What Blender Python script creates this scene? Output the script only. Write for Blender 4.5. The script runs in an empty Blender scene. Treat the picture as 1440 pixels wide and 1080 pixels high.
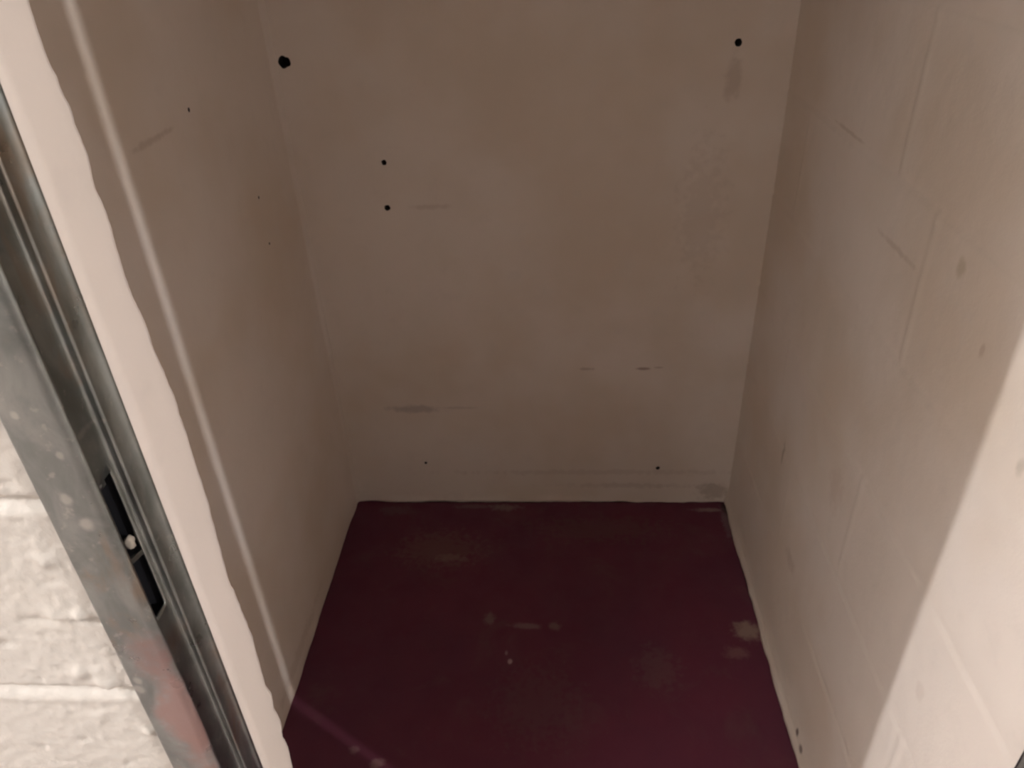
import bpy, math, random
from mathutils import Vector, Matrix, noise

random.seed(7)
C = bpy.context.scene.collection
sc = bpy.context.scene

# ---------------------------------------------------------------- the place
XL, XR, YB = -0.550, 0.4405, 1.5372      # inner faces of the alcove
YF = 0.353                               # room face of the door wall
YI = 0.462                               # alcove side of the door wall
RX = -0.292                              # painted reveal of the doorway, left side
CEIL = 2.45
COURSES = [0.023, 0.226, 0.430, 0.633, 0.836, 1.038, 1.242, 1.446, 1.649, 1.852, 2.055, 2.258]

# ---------------------------------------------------------------- materials
def nt_new(name):
    m = bpy.data.materials.new(name); m.use_nodes = True
    nt = m.node_tree
    for n in list(nt.nodes): nt.nodes.remove(n)
    out = nt.nodes.new('ShaderNodeOutputMaterial')
    b = nt.nodes.new('ShaderNodeBsdfPrincipled')
    nt.links.new(b.outputs['BSDF'], out.inputs['Surface'])
    co = nt.nodes.new('ShaderNodeTexCoord').outputs['Object']
    return m, nt, b, co

def N(nt, kind, **kw):
    n = nt.nodes.new(kind)
    for k, v in kw.items(): setattr(n, k, v)
    return n

def noise_tex(nt, co, scale, detail=4, rough=0.55, dist=0.0, stretch=None):
    if stretch:
        mp = N(nt, 'ShaderNodeMapping'); mp.inputs['Scale'].default_value = stretch
        nt.links.new(co, mp.inputs['Vector']); co = mp.outputs['Vector']
    t = N(nt, 'ShaderNodeTexNoise')
    t.inputs['Scale'].default_value = scale; t.inputs['Detail'].default_value = detail
    t.inputs['Roughness'].default_value = rough; t.inputs['Distortion'].default_value = dist
    nt.links.new(co, t.inputs['Vector'])
    return t.outputs['Fac']

def math_n(nt, op, a, b=None, clamp=False):
    n = N(nt, 'ShaderNodeMath', operation=op, use_clamp=clamp)
    for i, v in enumerate((a, b)):
        if v is None: continue
        if isinstance(v, (int, float)): n.inputs[i].default_value = v
        else: nt.links.new(v, n.inputs[i])
    return n.outputs[0]

def ramp(nt, v, lo, hi, a=0.0, b=1.0):
    n = N(nt, 'ShaderNodeMapRange', interpolation_type='SMOOTHSTEP')
    for k, x in zip(('From Min', 'From Max', 'To Min', 'To Max'), (lo, hi, a, b)): n.inputs[k].default_value = x
    nt.links.new(v, n.inputs['Value'])
    return n.outputs['Result']

def mix(nt, fac, a, b):
    n = N(nt, 'ShaderNodeMix', data_type='RGBA')
    if isinstance(fac, (int, float)): n.inputs['Factor'].default_value = fac
    else: nt.links.new(fac, n.inputs['Factor'])
    for k, v in ((6, a), (7, b)):
        if isinstance(v, tuple): n.inputs[k].default_value = (*v, 1)
        else: nt.links.new(v, n.inputs[k])
    return n.outputs[2]

def smudge(nt, co, ctr, rad, wob=0.5, wscale=60):
    """a blotch with a ragged outline at a place on the surface: 1 inside, 0 outside"""
    mp = N(nt, 'ShaderNodeVectorMath', operation='SUBTRACT'); nt.links.new(co, mp.inputs[0]); mp.inputs[1].default_value = ctr
    dv = N(nt, 'ShaderNodeVectorMath', operation='DIVIDE'); nt.links.new(mp.outputs[0], dv.inputs[0]); dv.inputs[1].default_value = rad
    ln = N(nt, 'ShaderNodeVectorMath', operation='LENGTH'); nt.links.new(dv.outputs[0], ln.inputs[0])
    nz = noise_tex(nt, co, wscale, 3)
    d = math_n(nt, 'ADD', ln.outputs['Value'], math_n(nt, 'MULTIPLY', math_n(nt, 'SUBTRACT', nz, 0.5), wob * 3))
    return ramp(nt, d, 0.35, 1.15, 1.0, 0.0)

def paint_mat(name, base, marks=(), bump=0.25, rough=0.62, tint=(0.90, 0.86, 0.80)):
    """old cream paint: patchy tone, scuffs, brush and roller grain"""
    m, nt, b, co = nt_new(name)
    big = ramp(nt, noise_tex(nt, co, 3.0, 3), 0.35, 0.7)
    c = mix(nt, big, base, tuple(x * t for x, t in zip(base, tint)))
    med = ramp(nt, noise_tex(nt, co, 22.0, 5, 0.6), 0.52, 0.8, 0, 0.35)
    c = mix(nt, med, c, tuple(x * 0.86 for x in base))
    for ctr, rad, col, s, wob in marks:
        k = math_n(nt, 'MULTIPLY', smudge(nt, co, ctr, rad, wob), s)
        c = mix(nt, k, c, col)
    nt.links.new(c, b.inputs['Base Color'])
    b.inputs['Roughness'].default_value = rough
    b.inputs['Specular IOR Level'].default_value = 0.3
    h = math_n(nt, 'ADD', math_n(nt, 'MULTIPLY', noise_tex(nt, co, 260, 3), 0.35), noise_tex(nt, co, 55, 4))
    bp = N(nt, 'ShaderNodeBump'); bp.inputs['Strength'].default_value = bump; bp.inputs['Distance'].default_value = 0.0025
    nt.links.new(h, bp.inputs['Height']); nt.links.new(bp.outputs['Normal'], b.inputs['Normal'])
    return m

CREAM = (0.74, 0.675, 0.615)
DIRT = (0.20, 0.14, 0.11)
m_back = paint_mat('alcove_back_paint', CREAM, [
    ((0.200, YB, 0.414), (0.020, 0.05, 0.0045), (0.22, 0.12, 0.10), 0.62, 0.35),
    ((0.235, YB, 0.417), (0.016, 0.05, 0.0028), (0.22, 0.12, 0.10), 0.30, 0.35),
    ((0.066, YB, 0.415), (0.022, 0.05, 0.0050), (0.25, 0.16, 0.14), 0.35, 0.4),
    ((-0.357, YB, 0.303), (0.075, 0.05, 0.014), (0.25, 0.22, 0.23), 0.42, 0.4),
    ((-0.250, YB, 0.306), (0.060, 0.05, 0.004), (0.30, 0.24, 0.22), 0.25, 0.4),
    ((0.300, YB, 0.79), (0.055, 0.05, 0.15), (0.50, 0.42, 0.36), 0.22, 0.9),
    ((0.335, YB, 1.06), (0.018, 0.05, 0.05), (0.42, 0.34, 0.29), 0.40, 0.5),
    ((-0.27, YB, 0.822), (0.05, 0.05, 0.007), (0.46, 0.36, 0.31), 0.32, 0.5),
    ((0.10, YB, 0.10), (0.42, 0.05, 0.010), (0.45, 0.36, 0.32), 0.25, 0.8),
    ((0.40, YB, 0.035), (0.05, 0.05, 0.030), (0.30, 0.24, 0.20), 0.45, 0.6),
    ((0.18, YB, 0.055), (0.20, 0.05, 0.010), (0.42, 0.34, 0.30), 0.30, 0.7),
], bump=0.18)
m_right = paint_mat('alcove_right_paint', CREAM, [
    ((XR, 0.787, 1.002), (0.05, 0.011, 0.013), (0.36, 0.29, 0.17), 0.42, 0.3),
    ((XR, 0.705, 0.945), (0.05, 0.006, 0.010), (0.34, 0.22, 0.15), 0.35, 0.3),
    ((XR, 0.590, 0.882), (0.05, 0.008, 0.012), (0.35, 0.32, 0.26), 0.4, 0.3),
    ((XR, 1.205, 0.420), (0.05, 0.006, 0.030), (0.28, 0.22, 0.17), 0.55, 0.3),
    ((XR, 0.859, 0.033), (0.05, 0.008, 0.009), (0.13, 0.09, 0.08), 0.9, 0.3),
    ((XR, 0.830, 0.027), (0.05, 0.010, 0.008), (0.16, 0.11, 0.10), 0.8, 0.3),
    ((XR, 0.940, 0.958), (0.05, 0.070, 0.006), (0.42, 0.33, 0.26), 0.32, 0.5),
    ((XR, 1.185, 1.046), (0.05, 0.085, 0.004), (0.36, 0.28, 0.22), 0.34, 0.4),
    ((XR, 0.60, 0.52), (0.05, 0.012, 0.016), (0.50, 0.42, 0.36), 0.25, 0.4),
    ((XR, 0.95, 0.55), (0.05, 0.03, 0.05), (0.50, 0.38, 0.32), 0.22, 0.7),
    ((XR, 1.06, 0.27), (0.05, 0.04, 0.02), (0.42, 0.32, 0.27), 0.35, 0.6),
], bump=0.22)
m_left = paint_mat('alcove_left_paint', CREAM, [
    ((XL, 1.02, 1.105), (0.05, 0.07, 0.006), (0.40, 0.31, 0.25), 0.4, 0.5),
    ((XL, 1.00, 0.05), (0.05, 0.20, 0.02), (0.45, 0.36, 0.30), 0.3, 0.7),
], bump=0.18)
m_front = paint_mat('block_wall_paint', (0.49, 0.465, 0.43), [], bump=0.55, rough=0.6, tint=(0.95, 0.94, 0.92))
m_reveal = paint_mat('reveal_paint', (0.68, 0.61, 0.56), [], bump=0.06, rough=0.6, tint=(0.97, 0.97, 0.95))
m_room = paint_mat('room_paint', (0.66, 0.60, 0.56), [], bump=0.2)
m_rear = paint_mat('room_rear_paint', (0.20, 0.19, 0.18), [], bump=0.2)
m_ceil = paint_mat('ceiling_paint', (0.34, 0.33, 0.31), [], bump=0.2)

def floor_mat():
    m, nt, b, co = nt_new('maroon_floor_paint')
    red = (0.125, 0.024, 0.050)
    c = mix(nt, ramp(nt, noise_tex(nt, co, 2.6, 4), 0.35, 0.7), red, (0.105, 0.025, 0.052))
    dust = ramp(nt, noise_tex(nt, co, 9, 7, 0.65, 0.6), 0.50, 0.80, 0, 0.38)
    c = mix(nt, dust, c, (0.14, 0.085, 0.08))
    speck = ramp(nt, noise_tex(nt, co, 75, 4, 0.6), 0.68, 0.80, 0, 0.45)
    c = mix(nt, speck, c, (0.17, 0.11, 0.11))
    for ctr, rad, col, s, wob in [
        ((-0.078, 1.124, 0), (0.040, 0.010, 0.1), (0.26, 0.19, 0.18), 0.65, 0.45),
        ((-0.160, 1.143, 0), (0.016, 0.022, 0.1), (0.22, 0.18, 0.15), 0.65, 0.45),
        ((-0.014, 1.125, 0), (0.016, 0.013, 0.1), (0.24, 0.19, 0.15), 0.6, 0.45),
        ((-0.109, 1.030, 0), (0.006, 0.008, 0.1), (0.55, 0.42, 0.42), 0.9, 0.2),
        ((-0.118, 1.052, 0), (0.004, 0.007, 0.1), (0.35, 0.27, 0.27), 0.7, 0.2),
        ((-0.147, 1.512, 0), (0.050, 0.014, 0.1), (0.28, 0.24, 0.22), 0.6, 0.5),
        ((-0.230, 1.516, 0), (0.060, 0.010, 0.1), (0.22, 0.18, 0.16), 0.5, 0.5),
        ((-0.440, 1.500, 0), (0.050, 0.020, 0.1), (0.16, 0.12, 0.12), 0.5, 0.5),
        ((-0.300, 1.360, 0), (0.120, 0.070, 0.1), (0.17, 0.11, 0.09), 0.55, 0.8),
        ((-0.270, 1.330, 0), (0.040, 0.014, 0.1), (0.24, 0.17, 0.14), 0.55, 0.6),
        ((0.405, 1.118, 0), (0.034, 0.030, 0.1), (0.42, 0.34, 0.27), 0.75, 0.45),
        ((0.370, 1.060, 0), (0.030, 0.018, 0.1), (0.28, 0.17, 0.15), 0.55, 0.5),
        ((0.385, 1.505, 0), (0.050, 0.009, 0.1), (0.36, 0.29, 0.27), 0.7, 0.4),
        ((0.425, 1.460, 0), (0.014, 0.070, 0.1), (0.26, 0.21, 0.22), 0.55, 0.5),
        ((-0.349, 0.797, 0), (0.018, 0.012, 0.1), (0.34, 0.22, 0.22), 0.7, 0.5),  # white chip, with the hinge-gap light streak painted into the colour
        ((-0.398, 0.824, 0), (0.012, 0.010, 0.1), (0.34, 0.22, 0.22), 0.55, 0.5),  # same light streak, painted into the floor colour
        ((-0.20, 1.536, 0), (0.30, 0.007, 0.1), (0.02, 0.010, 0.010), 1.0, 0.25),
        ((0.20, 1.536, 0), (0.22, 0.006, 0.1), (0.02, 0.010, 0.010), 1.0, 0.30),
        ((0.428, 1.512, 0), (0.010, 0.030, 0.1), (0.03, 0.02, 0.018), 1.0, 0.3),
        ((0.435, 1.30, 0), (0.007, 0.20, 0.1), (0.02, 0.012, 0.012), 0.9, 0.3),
        ((-0.05, 0.93, 0), (0.10, 0.10, 0.1), (0.13, 0.07, 0.075), 0.45, 0.9),
        ((0.20, 1.02, 0), (0.05, 0.06, 0.1), (0.15, 0.09, 0.09), 0.45, 0.9),
        ((0.10, 1.43, 0), (0.20, 0.05, 0.1), (0.13, 0.075, 0.065), 0.45, 0.9)]:
        k = math_n(nt, 'MULTIPLY', smudge(nt, co, ctr, rad, wob, 70), s * 0.72)
        c = mix(nt, k, c, col)
    nt.links.new(c, b.inputs['Base Color'])
    r = ramp(nt, noise_tex(nt, co, 14, 5), 0.3, 0.75, 0.42, 0.68)
    nt.links.new(r, b.inputs['Roughness'])
    b.inputs['Specular IOR Level'].default_value = 0.35
    bp = N(nt, 'ShaderNodeBump'); bp.inputs['Strength'].default_value = 0.25; bp.inputs['Distance'].default_value = 0.002
    nt.links.new(noise_tex(nt, co, 60, 5), bp.inputs['Height']); nt.links.new(bp.outputs['Normal'], b.inputs['Normal'])
    return m
m_floor = floor_mat()

def galv_mat():
    """galvanised steel: cloudy zinc, scratches, pinkish-red paint smears low on the jamb"""
    m, nt, b, co = nt_new('galvanised_steel')
    z1 = ramp(nt, noise_tex(nt, co, 34, 5, 0.6, 0.4, (1, 1, 0.55)), 0.32, 0.70)
    c = mix(nt, z1, (0.19, 0.212, 0.208), (0.30, 0.325, 0.315))
    z2 = ramp(nt, noise_tex(nt, co, 120, 3, 0.6), 0.60, 0.75, 0, 0.6)
    c = mix(nt, z2, c, (0.40, 0.40, 0.38))
    zb = ramp(nt, noise_tex(nt, co, 17, 4, 0.6, 0.8, (1, 1, 0.5)), 0.52, 0.70, 0, 0.75)
    c = mix(nt, zb, c, (0.28, 0.22, 0.17))
    red = math_n(nt, 'MULTIPLY', smudge(nt, co, (-0.292, 0.345, 0.83), (0.026, 0.0085, 0.10), 0.55, 45), 0.80)
    c = mix(nt, red, c, (0.215, 0.105, 0.09))
    red2 = math_n(nt, 'MULTIPLY', smudge(nt, co, (-0.300, 0.345, 0.91), (0.020, 0.0085, 0.035), 0.5, 45), 0.45)
    c = mix(nt, red2, c, (0.20, 0.12, 0.11))
    for zc, xc, r in ((1.055, -0.309, 0.0045), (1.035, -0.303, 0.0055), (1.09, -0.300, 0.003), (1.12, -0.316, 0.003), (0.875, -0.320, 0.004), (0.865, -0.322, 0.005)):
        c = mix(nt, math_n(nt, 'MULTIPLY', smudge(nt, co, (xc, 0.345, zc), (r, 0.05, r * 1.3), 0.3, 150), 0.6), c, (0.50, 0.50, 0.48))
    nt.links.new(c, b.inputs['Base Color'])
    nt.links.new(math_n(nt, 'SUBTRACT', 1.0, math_n(nt, 'MAXIMUM', red, red2)), b.inputs['Metallic'])
    nt.links.new(ramp(nt, noise_tex(nt, co, 40, 4), 0.3, 0.7, 0.27, 0.40), b.inputs['Roughness'])
    bp = N(nt, 'ShaderNodeBump'); bp.inputs['Strength'].default_value = 0.12; bp.inputs['Distance'].default_value = 0.001
    nt.links.new(noise_tex(nt, co, 90, 4), bp.inputs['Height']); nt.links.new(bp.outputs['Normal'], b.inputs['Normal'])
    return m
m_galv = galv_mat()

def plain_mat(name, col, rough=0.6, metal=0.0, var=0.8, scale=40):
    m, nt, b, co = nt_new(name)
    c = mix(nt, ramp(nt, noise_tex(nt, co, scale, 4), 0.35, 0.7), col, tuple(x * var for x in col))
    nt.links.new(c, b.inputs['Base Color'])
    b.inputs['Roughness'].default_value = rough; b.inputs['Metallic'].default_value = metal
    return m
m_hole = plain_mat('dark_hole_lining', (0.012, 0.010, 0.009), 0.9)
m_void = plain_mat('dark_cavity', (0.006, 0.006, 0.010), 0.8)
m_blob = plain_mat('pale_mortar', (0.34, 0.30, 0.25), 0.8)
m_door = plain_mat('door_paint', (0.66, 0.62, 0.56), 0.5, 0, 0.94, 6)
m_conc = plain_mat('grey_concrete', (0.34, 0.285, 0.265), 0.7, 0, 0.85, 5)
m_steel = plain_mat('hinge_steel', (0.42, 0.41, 0.39), 0.4, 0.8)

# ---------------------------------------------------------------- mesh helpers
def link(name, verts, faces, mat, parent=None, smooth=True, auto=None):
    me = bpy.data.meshes.new(name); me.from_pydata([tuple(v) for v in verts], [], faces); me.validate()
    me.materials.append(mat)
    for p in me.polygons: p.use_smooth = smooth
    o = bpy.data.objects.new(name, me); C.objects.link(o)
    if parent: o.parent = parent
    return o

def box_data(x0, x1, y0, y1, z0, z1):
    v = [(x, y, z) for x in (x0, x1) for y in (y0, y1) for z in (z0, z1)]
    f = [(0, 1, 3, 2), (4, 6, 7, 5), (0, 4, 5, 1), (2, 3, 7, 6), (0, 2, 6, 4), (1, 5, 7, 3)]
    return v, f

def boxes(name, bs, mat, parent=None, bevel=0.0):
    V, F = [], []
    for b in bs:
        v, f = box_data(*b); k = len(V); V += v; F += [tuple(i + k for i in q) for q in f]
    o = link(name, V, F, mat, parent, smooth=False)
    if bevel:
        md = o.modifiers.new('bevel', 'BEVEL'); md.width = bevel; md.segments = 2
    return o

def structure(o): o['kind'] = 'structure'; return o

def spaced(a, b, fine, end, coarse):
    """fine steps from a to end, then coarse ones to b"""
    out = []; x = a
    n = max(1, round((end - a) / fine)); out = [a + (end - a) * i / n for i in range(n + 1)]
    if b - end > 1e-6:
        n = max(1, round((b - end) / coarse)); out += [end + (b - end) * i / n for i in range(1, n + 1)]
    return out

def grid_wall(name, P, nrm, us, vs, hfn, mat, thick=0.10, holes=()):
    """a slab whose face is a fine relief; P(u,v) = point on the plane; round holes are cut through the face"""
    nu, nv = len(us), len(vs); V = []; n = Vector(nrm)
    for j, v in enumerate(vs):
        for i, u in enumerate(us):
            V.append(Vector(P(u, v)) + n * hfn(u, v))
    idx = lambda i, j: j * nu + i
    flip = None
    a, b_, c_ = V[0], V[1], V[nu]
    flip = (b_ - a).cross(c_ - a).dot(n) < 0
    q = lambda *f: tuple(reversed(f)) if flip else tuple(f)
    skip = set(); F = []; cups = []
    for (hu, hv, r) in holes:
        i0 = min(range(nu), key=lambda i: abs(us[i] - hu)); j0 = min(range(nv), key=lambda j: abs(vs[j] - hv))
        st = us[i0 + 1] - us[i0]; k = max(1, math.ceil(r * 1.25 / st))
        for i in range(i0 - k, i0 + k):
            for j in range(j0 - k, j0 + k): skip.add((i, j))
        ring = [(i, j0 - k) for i in range(i0 - k, i0 + k)] + [(i0 + k, j) for j in range(j0 - k, j0 + k)] + \
               [(i, j0 + k) for i in range(i0 + k, i0 - k, -1)] + [(i0 - k, j) for j in range(j0 + k, j0 - k, -1)]
        m = len(ring); base = len(V); rim = []
        for t, (i, j) in enumerate(ring):
            ang = math.atan2(vs[j] - vs[j0], us[i] - us[i0]); rr = r * (1 + 0.22 * noise.noise(Vector((math.cos(ang) * 1.3, math.sin(ang) * 1.3, hu * 37 + hv * 11))))
            u, v = us[i0] + rr * math.cos(ang), vs[j0] + rr * math.sin(ang)
            V.append(Vector(P(u, v)) + n * hfn(u, v)); rim.append((u, v, ang))
        for t in range(m):
            F.append(q(idx(*ring[t]), idx(*ring[(t + 1) % m]), base + (t + 1) % m, base + t))
        cups.append((rim, r, [V[base + t].copy() for t in range(m)]))
    for j in range(nv - 1):
        for i in range(nu - 1):
            if (i, j) in skip: continue
            F.append(q(idx(i, j), idx(i + 1, j), idx(i + 1, j + 1), idx(i, j + 1)))
    # sides and rear of the slab
    per = [(i, 0) for i in range(nu)] + [(nu - 1, j) for j in range(1, nv)] + [(i, nv - 1) for i in range(nu - 2, -1, -1)] + [(0, j) for j in range(nv - 2, 0, -1)]
    base = len(V)
    for (i, j) in per: V.append(Vector(P(us[i], vs[j])) - n * thick)
    m = len(per)
    for t in range(m):
        F.append(q(idx(*per[(t + 1) % m]), idx(*per[t]), base + t, base + (t + 1) % m))
    F.append(q(*[base + t for t in reversed(range(m))]))
    o = structure(link(name, V, F, mat))
    for rim, r, pts in cups:      # each bored hole: a dark lining running into the wall
        CV = [p + n * 0.0001 for p in pts] + [p - n * r * 2.4 for p in pts]; m = len(pts)
        CF = [q((t + 1) % m, t, m + t, m + (t + 1) % m) for t in range(m)]
        CF = [tuple(reversed(f)) for f in CF] + [q(*[m + t for t in range(m)])]
        h = link('bored_hole', CV, CF, m_hole, o, smooth=False)
        h['label'] = 'dark bored screw hole'
    return o

def fbm(x, y, z, oct=3):
    s = 0; a = 1
    for k in range(oct):
        s += a * noise.noise(Vector((x, y, z))); x *= 2.1; y *= 2.1; z += 5.3; a *= 0.5
    return s

def groove(d, w): return math.exp(-(d / w) ** 2)

# ---------------------------------------------------------------- alcove walls
RJOINT = [(0.862, 0.836, 1.038), (0.874, 0.430, 0.633), (1.144, 0.226, 0.430), (1.384, 0.836, 1.038), (0.985, 1.038, 1.242), (0.66, 1.242, 1.446), (0.60, 0.226, 0.43), (1.28, 0.43, 0.633), (1.27, 1.242, 1.446)]
def h_right(u, v):
    h = 0.0016 * fbm(u * 3.1, v * 3.1, 1.0) + 0.0005 * fbm(u * 28, v * 28, 4.0, 2)
    wob = 0.004 * noise.noise(Vector((u * 4, v * 4, 9)))
    for i, z in enumerate(COURSES[:8]):
        d = v - z - wob
        if abs(d) < 0.03:
            amp = max(0.15, 0.8 + 0.9 * noise.noise(Vector((u * 3.3, z * 5, 2)))) * {1.242: 1.9, 1.038: 1.3}.get(z, 1.0)
            h -= 0.0015 * amp * groove(d, 0.0052); h += 0.0007 * amp * groove(d + 0.010, 0.006)
    for y, z0, z1 in RJOINT:
        if z0 < v < z1 and abs(u - y) < 0.03:
            amp = max(0.2, 0.8 + 0.8 * noise.noise(Vector((y * 9, v * 5, 7))))
            h += 0.0013 * amp * groove(u - y - wob, 0.0052) - 0.0006 * amp * groove(u - y - 0.010 - wob, 0.005)
    # a ragged bead of mortar and paint along the floor
    h += (0.010 + 0.005 * fbm(u * 9, 0, 3)) * math.exp(-(max(0.0, v) / 0.030) ** 2)
    return h
usR = spaced(YF + 0.002, YB + 0.10, 0.0055, YB, 0.05)
vsZ = spaced(0.0, CEIL, 0.0060, 1.50, 0.06)
grid_wall('wall_right', lambda u, v: (XR, u, v), (-1, 0, 0), usR, vsZ, h_right, m_right, 0.15)

def h_left(u, v):
    h = 0.0014 * fbm(u * 2.6, v * 2.6, 11.0) + 0.0004 * fbm(u * 25, v * 25, 14.0, 2)
    d = YB - u; r = 0.012 + 0.004 * noise.noise(Vector((0, v * 2.2, 6)))
    if d < r: h += (r - math.sqrt(max(0, r * r - (r - max(0, d)) ** 2))) * 0.75     # plastered corner
    for z in COURSES[:8]:
        dd = v - z - 0.004 * noise.noise(Vector((u * 4, z, 3)))
        if abs(dd) < 0.03: h -= 0.0007 * max(0, 0.4 + noise.noise(Vector((u * 3, z * 5, 5)))) * groove(dd, 0.006)
    h += 0.0025 * fbm(u * 9, 2, 3) * math.exp(-(v / 0.02) ** 2)
    return h
usL = spaced(YI - 0.02, YB + 0.10, 0.0060, YB, 0.05)
grid_wall('wall_left', lambda u, v: (XL, u, v), (1, 0, 0), usL, vsZ, h_left, m_left, 0.15,
          [(1.149, 1.115, 0.0036), (1.336, 0.921, 0.0030), (1.331, 0.828, 0.0026)])

def h_back(u, v):
    h = 0.0015 * fbm(u * 2.6, v * 2.6, 21.0) + 0.0004 * fbm(u * 25, v * 25, 24.0, 2)
    for z in COURSES[:8]:
        dd = v - z + 0.006 - 0.004 * noise.noise(Vector((u * 4, z, 8)))
        if abs(dd) < 0.03: h -= 0.0008 * max(0, 0.35 + noise.noise(Vector((u * 3, z * 5, 15)))) * groove(dd, 0.006)
    h += (0.003 + 0.006 * fbm(u * 11, 4, 3)) * math.exp(-(v / 0.016) ** 2)
    return h
usB = spaced(XL - 0.10, XR + 0.10, 0.0060, XR + 0.10, 0.05)
grid_wall('wall_back', lambda u, v: (u, YB, v), (0, -1, 0), usB, vsZ, h_back, m_back, 0.15,
          [(-0.522, 1.117, 0.0115), (-0.353, 0.918, 0.0055), (-0.359, 0.823, 0.0062), (0.337, 1.121, 0.0068), (-0.351, 0.134, 0.0040), (0.252, 0.114, 0.0052)])

# ---------------------------------------------------------------- the door wall (left pier with a ragged painted arris, header, right end)
WAVY = [(0.0, .459), (0.25, .461), (0.40, .457), (0.52, .460), (.572, .4555), (.607, .461), (.629, .4575), (.650, .4635), (.678, .459), (.693, .462), (.717, .458), (.752, .4605), (.783, .463), (.801, .462), (.835, .460), (.868, .4575), (.922, .463), (.949, .466), (.991, .4665), (1.029, .468), (1.066, .467), (1.101, .463), (1.129, .462), (1.144, .4585), (1.163, .4585), (1.189, .461), (1.215, .4605), (1.229, .4615), (1.242, .462), (1.256, .4615), (1.266, .462), (1.275, .4595), (1.285, .4585), (1.293, .457), (1.304, .4565), (1.324, .457), (1.40, .460), (1.6, .458), (1.9, .461), (2.06, .460)]
def wavy(z):
    for (a, ya), (b, yb) in zip(WAVY, WAVY[1:]):
        if a <= z <= b:
            t = (z - a) / (b - a); return ya + (yb - ya) * t
    return .46
OJ = [(-0.62, 0.646, 0.849), (-0.52, 0.849, 1.044), (-0.62, 1.044, 1.247), (-0.52, 0.44, 0.646)]
OC = [0.037, 0.240, 0.443, 0.646, 0.849, 1.044, 1.247, 1.450]
DABS = [(-0.347, 0.938, 0.005, 0.0045), (-0.362, 0.936, 0.008, 0.003), (-0.352, 0.860, 0.0055, 0.005), (-0.372, 0.873, 0.006, 0.0035), (-0.356, 0.867, 0.010, 0.003), (-0.338, 0.800, 0.005, 0.004), (-0.375, 0.815, 0.006, 0.002), (-0.352, 0.993, 0.006, 0.003)]
def h_front(u, v):
    n1 = fbm(u * 40, v * 40, 31, 3); n2 = fbm(u * 110, v * 110, 35, 2)
    n3 = fbm(u * 190, v * 150, 38, 2)
    h = 0.0005 * n1 + 0.0006 * n2 + 0.00065 * n3
    pit = noise.noise(Vector((u * 90, v * 90, 50)))
    if pit > 0.42: h -= 0.004 * (pit - 0.42)
    for z in OC:
        d = v - z - 0.0012 * noise.noise(Vector((u * 30, z, 1)))
        if abs(d) < 0.03: h -= 0.0062 * groove(d, 0.0048) * (1 + 0.2 * n1); h += 0.0009 * groove(d + 0.010, 0.0045)
    for x, z0, z1 in OJ:
        if z0 < v < z1 and abs(u - x) < 0.03: h -= 0.005 * groove(u - x, 0.005)
    if abs(v - 0.935) < 0.012 and u > -0.40: h -= 0.0022 * groove(v - 0.932, 0.003) * (1 if u > -0.385 else (u + 0.40) / 0.015)
    for x, z, r, a in DABS:
        d2 = ((u - x) ** 2 + (v - z) ** 2) / (r * r)
        if d2 < 5: h += a * math.exp(-d2) * (1 + 0.5 * n2)
    return h
usF = [-2.3 + 0.1 * i for i in range(12)] + spaced(-1.10, -0.44, 0.0036, -0.44, 1) + spaced(-0.44, -0.3262, 0.0024, -0.3262, 1)[1:]
vsF = spaced(0.0, 0.45, 0.03, 0.45, 1) + spaced(0.45, 1.16, 0.0026, 1.16, 1)[1:] + spaced(1.16, 2.06, 0.0045, 1.75, 0.03)[1:]
# relief face of the pier
nu, nv = len(usF), len(vsF); V = []; F = []
for z in vsF:
    for x in usF: V.append((x, YF - (h_front(x, z) if x < -0.332 else 0.0), z))
for j in range(nv - 1):
    for i in range(nu - 1):
        a = j * nu + i; F.append((a, a + 1, a + 1 + nu, a + nu))
# reveal, ragged arris and alcove side, lofted up the height
zs = spaced(0.0, 0.55, 0.05, 0.55, 1) + spaced(0.55, 1.34, 0.0040, 1.34, 1)[1:] + spaced(1.34, 2.06, 0.05, 2.06, 1)[1:]
k0 = len(V); prof_n = 0
for z in zs:
    yw = wavy(z) + 0.0022 * noise.noise(Vector((0, z * 48, 3))) + 0.0012 * noise.noise(Vector((0, z * 150, 8)))
    rx = RX + 0.0007 * noise.noise(Vector((3, z * 9, 1)))
    row = [(-0.3262, YF, z), (-0.3262, YF + 0.0515, z), (RX, YF + 0.0515, z)] + [(rx, YF + 0.0515 + (yw - 0.006 - YF - 0.0515) * t, z) for t in (0.3, 0.6, 0.85, 1.0)] + \
          [(rx - 0.0008, yw - 0.002, z), (rx - 0.003, yw, z), (rx - 0.012, yw - 0.0035, z), (rx - 0.03, YI - 0.006, z), (XL - 0.1, YI - 0.006, z), (-2.3, YI - 0.006, z)]
    prof_n = len(row); V += row
for j in range(len(zs) - 1):
    for i in range(prof_n - 1):
        a = k0 + j * prof_n + i; F.append((a, a + 1, a + 1 + prof_n, a + prof_n))
def add_box(*b):
    v, f = box_data(*b); k = len(V); V.extend(v); F.extend(tuple(i + k for i in q) for q in f)
add_box(-2.75, -2.29, YF, YI - 0.006, 0, CEIL)                 # rest of the wall, far left
add_box(-2.3, 0.60, YF, YI - 0.006, 2.06, CEIL)                # header over the doorway
add_box(XR + 0.03, 3.05, YF, YI - 0.006, 0, CEIL)                     # right of the doorway
wf = structure(link('wall_front', V, F, m_front))
wf.data.materials.append(m_reveal)
for p in wf.data.polygons:
    c = p.center
    if -0.3265 < c.x < -0.27 and YF + 0.03 < c.y and c.z < 2.06: p.material_index = 1

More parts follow.
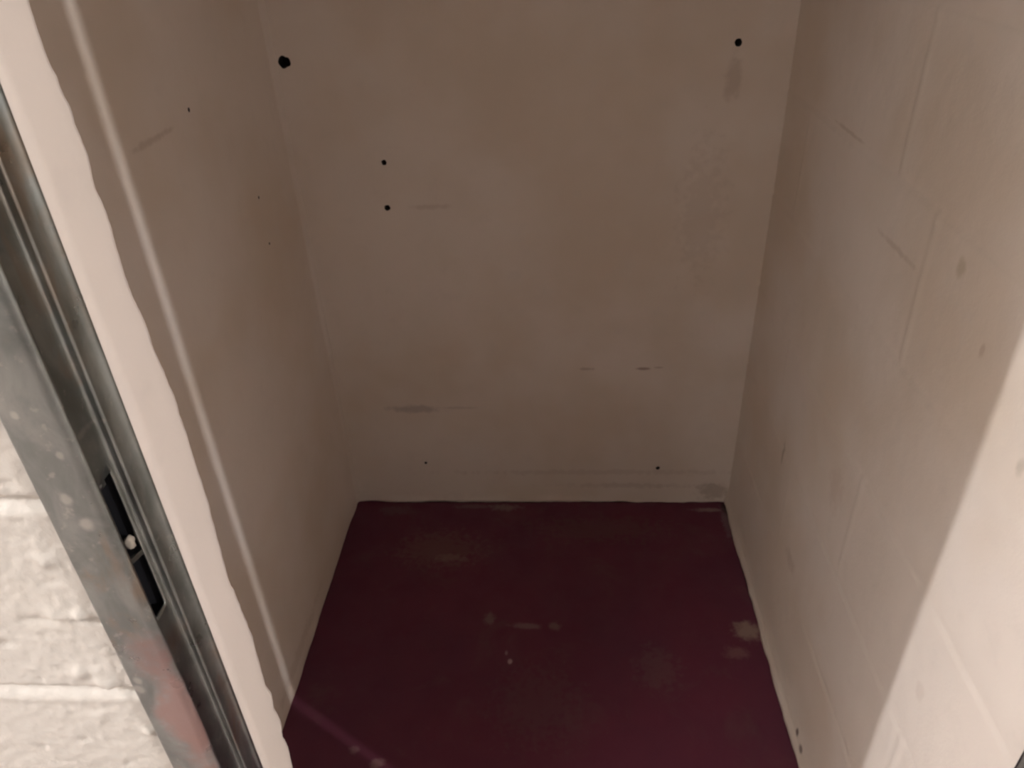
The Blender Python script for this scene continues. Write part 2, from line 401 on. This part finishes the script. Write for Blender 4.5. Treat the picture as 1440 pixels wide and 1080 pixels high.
# ---------------------------------------------------------------- floor, ceiling and the room in front of the alcove
def grid_floor():
    V = []; F = []
    xs = [-3.15] + spaced(-0.75, 0.65, 0.02, 0.65, 1) + [3.45]; ys = spaced(0.30, 1.70, 0.02, 1.70, 1)
    for y in ys:
        for x in xs: V.append((x, y, 0.0015 * fbm(x * 2.2, y * 2.2, 41, 2)))
    nx = len(xs)
    for j in range(len(ys) - 1):
        for i in range(nx - 1):
            a = j * nx + i; F.append((a, a + 1, a + 1 + nx, a + nx))
    v, f = box_data(-3.15, 3.45, 0.30, 1.70, -0.12, -0.01); k = len(V); V += v; F += [tuple(i + k for i in q) for q in f]
    return structure(link('floor', V, F, m_floor))
grid_floor()
structure(boxes('floor_room', [(-3.15, 3.45, -2.65, 0.30, -0.12, 0.0)], m_conc))
structure(boxes('ceiling', [(-3.15, 3.45, -2.65, 1.70, CEIL, CEIL + 0.1)], m_ceil))
structure(boxes('wall_room_left', [(-2.85, -2.75, -2.65, YF, 0, CEIL)], m_room))
structure(boxes('wall_room_right', [(3.05, 3.15, -2.65, YF, 0, CEIL)], m_room))
structure(boxes('wall_room_rear', [(-2.75, 3.05, -2.65, -2.55, 0, CEIL)], m_rear))

# ---------------------------------------------------------------- galvanised door frame
frame = bpy.data.objects.new('door_frame', None); C.objects.link(frame)
frame.location = (-0.29, 0.37, 0)
frame['label'] = 'galvanized steel door frame with latch cutout and red smears, on left edge of alcove'
frame['category'] = 'door frame'; frame['kind'] = 'thing'

# section of the left jamb (x, y), walked from the wall side round to the throat
FY = 0.345
SEC = [(-0.3270, 0.3575), (-0.3270, FY + 0.0020), (-0.3262, FY + 0.0006), (-0.3245, FY), (-0.2945, FY), (-0.2912, FY + 0.0007), (-0.2884, FY + 0.0026), (-0.2878, FY + 0.0048),
       (-0.2895, FY + 0.0072), (-0.2965, FY + 0.0090), (-0.2985, FY + 0.0110), (-0.2985, 0.3808), (-0.2980, 0.3826), (-0.2968, 0.3836),
       (-0.2942, 0.3840), (-0.2930, 0.3846), (-0.2925, 0.3860), (-0.2937, 0.3985), (-0.2915, 0.4012), (-0.2896, 0.4030), (-0.2906, 0.4042), (-0.2950, 0.4044)]
CUTS = 11   # segment 10 -> 11 is the rabbet that carries the latch cutout
def jamb(name, mirror=False, cut=None):
    V = []; F = []
    mx = (lambda x: x) if not mirror else (lambda x: 0.1130 - x)
    zs = [0.0, 0.3, 0.6] + spaced(0.72, 1.36, 0.01, 1.36, 1) + [1.6, 1.8, 2.02]
    sec = []
    ybr = []
    for i, p in enumerate(SEC):
        sec.append(p)
        if cut and i == 10:      # extra columns across the rabbet so the cutout can be opened there
            for t in (0.30, 0.55, 0.75, 0.88): sec.append((p[0], p[1] + (0.3808 - p[1]) * t))
    n = len(sec)
    if cut:
        zs = sorted(set(zs + [c for c in cut['zs']]))
        zs = [z for k, z in enumerate(zs) if k == 0 or z - zs[k - 1] > 1e-4]
    for z in zs:
        for i, (x, y) in enumerate(sec):
            V.append((mx(x), y + (0.0003 * noise.noise(Vector((i * 0.3, z * 4, 1)))), z))
    for j in range(len(zs) - 1):
        for i in range(n - 1):
            if cut and cut['test']((sec[i][1] + sec[i + 1][1]) / 2, (zs[j] + zs[j + 1]) / 2, i): continue
            a = j * n + i
            f = (a, a + 1, a + 1 + n, a + n); F.append(tuple(reversed(f)) if mirror else f)
    o = link(name, V, F, m_galv)
    sd = o.modifiers.new('sheet', 'SOLIDIFY'); sd.thickness = 0.0014; sd.offset = -1
    o.parent = frame; o.matrix_parent_inverse = frame.matrix_basis.inverted() if False else Matrix.Translation((0.29, -0.37, 0))
    return o
Z0, Z1 = 0.924, 1.051
def cut_test(y, z, i):
    if not (9 <= i <= 13): return False
    if not (Z0 < z < Z1): return False
    if y > 0.3800: return False
    if y > 0.3765 and (z > Z1 - 0.008 or z < Z0 + 0.004 or 0.992 < z < 1.010): return False
    if 0.366 < y < 0.372 and z > Z1 - 0.004: return False
    return True
lj = jamb('strike_jamb', False, dict(zs=[Z0, Z0 + 0.004, Z1 - 0.008, Z1 - 0.004, Z1, 0.992, 1.010], test=cut_test))
jamb('hinge_jamb', True)
# head member across the top
hv = []; hf = []
for x in (-0.327, 0.440):
    for (sx, sy) in SEC: hv.append((x, sy, 2.0 + (-0.2862 - sx) * 1.0 + 0.02))
n = len(SEC)
for i in range(n - 1): hf.append((i, i + n, i + n + 1, i + 1))
head = link('head_jamb', hv, hf, m_galv)
sd = head.modifiers.new('sheet', 'SOLIDIFY'); sd.thickness = 0.0014; sd.offset = -1
PI_ = Matrix.Translation((0.29, -0.37, 0))
head.parent = frame; head.matrix_parent_inverse = PI_

def part(o, parent):
    o.parent = parent; o.matrix_parent_inverse = PI_ if parent == frame else Matrix.Identity(4); return o

# dark box behind the latch cutout
bv = [(-0.3002, 0.3520, Z0 - 0.006), (-0.3002, 0.3815, Z0 - 0.006), (-0.3220, 0.3815, Z0 - 0.006), (-0.3220, 0.3520, Z0 - 0.006)]
bv += [(x, y, Z1 + 0.006) for x, y, z in bv]
bf = [(1, 2, 6, 5), (2, 3, 7, 6), (3, 0, 4, 7), (0, 3, 2, 1), (4, 5, 6, 7)]
sb = part(link('strike_box', bv, bf, m_void, smooth=False), lj); sb['label'] = 'dark cavity behind the latch cutout'
# slanting tab that crosses the cutout, and the pale lump on it
tv = []
for (y, z) in ((0.3555, 0.9865), (0.3810, 0.9790), (0.3810, 0.9745), (0.3555, 0.9820)):
    tv += [(-0.2990, y, z), (-0.3012, y, z)]
tf = [(0, 2, 4, 6), (1, 7, 5, 3), (0, 1, 3, 2), (2, 3, 5, 4), (4, 5, 7, 6), (6, 7, 1, 0)]
part(link('strike_tab', tv, tf, m_galv, smooth=False), lj)
lv = []; lf = []
nu_, nv_ = 14, 8
for j in range(nv_ + 1):
    th = math.pi * j / nv_
    for i in range(nu_):
        ph = 2 * math.pi * i / nu_; d = Vector((math.sin(th) * math.cos(ph), math.sin(th) * math.sin(ph), math.cos(th)))
        r = 1 + 0.30 * noise.noise(d * 1.6 + Vector((4, 1, 2)))
        lv.append((-0.3030 + d.x * 0.0035 * r, 0.3745 + d.y * 0.0042 * r, 0.9900 + d.z * 0.0060 * r))
for j in range(nv_):
    for i in range(nu_):
        lf.append((j * nu_ + i, j * nu_ + (i + 1) % nu_, (j + 1) * nu_ + (i + 1) % nu_, (j + 1) * nu_ + i))
ml = part(link('mortar_lump', lv, lf, m_blob), lj); ml['label'] = 'pale lump of mortar showing in the latch cutout'

# ---------------------------------------------------------------- the door, swung wide open into the room at the right
dang = -math.radians(39.0)
door = boxes('door_1', [(0.0, 0.70, -0.018, 0.018, 0.012, 2.00)], m_door, None, 0.002)
door.location = (0.3842, 0.3247, 0); door.rotation_euler = (0, 0, dang); structure(door)
for hz in (0.25, 1.82):
    V = []; F = []
    for k in range(2):
        for i in range(16):
            a = 2 * math.pi * i / 16; V.append((-0.004 + 0.0065 * math.cos(a), 0.022 + 0.0065 * math.sin(a), hz - 0.05 + 0.10 * k))
    F = [(i, (i + 1) % 16, 16 + (i + 1) % 16, 16 + i) for i in range(16)] + [tuple(reversed(range(16))), tuple(range(16, 32))]
    link('hinge', V, F, m_steel, door)
V = []; F = []
def tube(pts, r, n=12):
    k = len(V)
    for p, t in pts:
        p = Vector(p); t = Vector(t).normalized(); a = t.orthogonal().normalized(); b = t.cross(a)
        for i in range(n): V.append(p + r * (a * math.cos(2 * math.pi * i / n) + b * math.sin(2 * math.pi * i / n)))
    for s in range(len(pts) - 1):
        for i in range(n): F.append((k + s * n + i, k + s * n + (i + 1) % n, k + (s + 1) * n + (i + 1) % n, k + (s + 1) * n + i))
    F.append(tuple(k + i for i in reversed(range(n)))); F.append(tuple(k + (len(pts) - 1) * n + i for i in range(n)))
for s in (-1, 1):
    tube([((0.635, s * 0.017, 0.98), (0, s, 0)), ((0.635, s * 0.024, 0.98), (0, s, 0))], 0.026, 20)
    tube([((0.635, s * 0.020, 0.98), (0, s, 0)), ((0.635, s * 0.052, 0.98), (0, s, 0))], 0.009)
    tube([((0.645, s * 0.056, 0.98), (-1, 0, 0)), ((0.525, s * 0.056, 0.98), (-1, 0, 0))], 0.009)
link('door_handle', V, F, m_steel, door)

# ---------------------------------------------------------------- light: two bare ceiling bulbs of the room
def bulb(name, loc, watt, rad, col):
    l = bpy.data.lights.new(name, 'POINT'); l.energy = watt; l.shadow_soft_size = rad; l.color = col
    o = bpy.data.objects.new(name, l); o.location = loc; C.objects.link(o); return o
WARM = (1.0, 0.975, 0.985)
bulb('bulb_light', (-2.40, -0.539, 2.30), 208, 0.020, WARM)       # left of the doorway: lights the near strip of the right wall
bulb('bulb_light', (2.56, -0.992, 2.30), 208, 0.022, WARM)         # right, behind the open door: lights the reveal and slips past the hinges

a = bpy.data.lights.new('right_wall_fill_light', 'AREA'); a.shape = 'RECTANGLE'; a.size = 1.3; a.size_y = 0.7; a.energy = 60; a.color = (1.0, 0.95, 0.90)
ao = bpy.data.objects.new('right_wall_fill_light', a); ao.location = (-2.0, -1.95, 2.43); C.objects.link(ao)      # unseen fill lamp, left and behind, added to brighten the shaded right wall
w = bpy.data.worlds.new('world'); sc.world = w; w.use_nodes = True
w.node_tree.nodes['Background'].inputs[0].default_value = (0, 0, 0, 1)

# ---------------------------------------------------------------- camera
cam = bpy.data.cameras.new('camera'); cam.sensor_fit = 'HORIZONTAL'; cam.sensor_width = 36.0
cam.lens = 1062.17 / 1440 * 36.0; cam.clip_start = 0.02
co = bpy.data.objects.new('camera', cam); C.objects.link(co)
R = Matrix(((0.99802303, -0.00796714, -0.0623423), (0.04817803, -0.54000534, 0.84028157), (-0.04035982, -0.84162388, -0.53855392)))
M = Matrix((R.col[0], -R.col[1], -R.col[2])).transposed()
co.matrix_world = Matrix.Translation((0, 0, 1.36)) @ M.to_4x4()
sc.camera = co

sc.view_settings.view_transform = 'Standard'; sc.view_settings.look = 'None'
sc.view_settings.gamma = 1.0; sc.view_settings.use_curve_mapping = False
sc.view_settings.exposure = 0.0
sc.cycles.filter_width = 2.6
sc.cycles.max_bounces = 10; sc.cycles.diffuse_bounces = 8
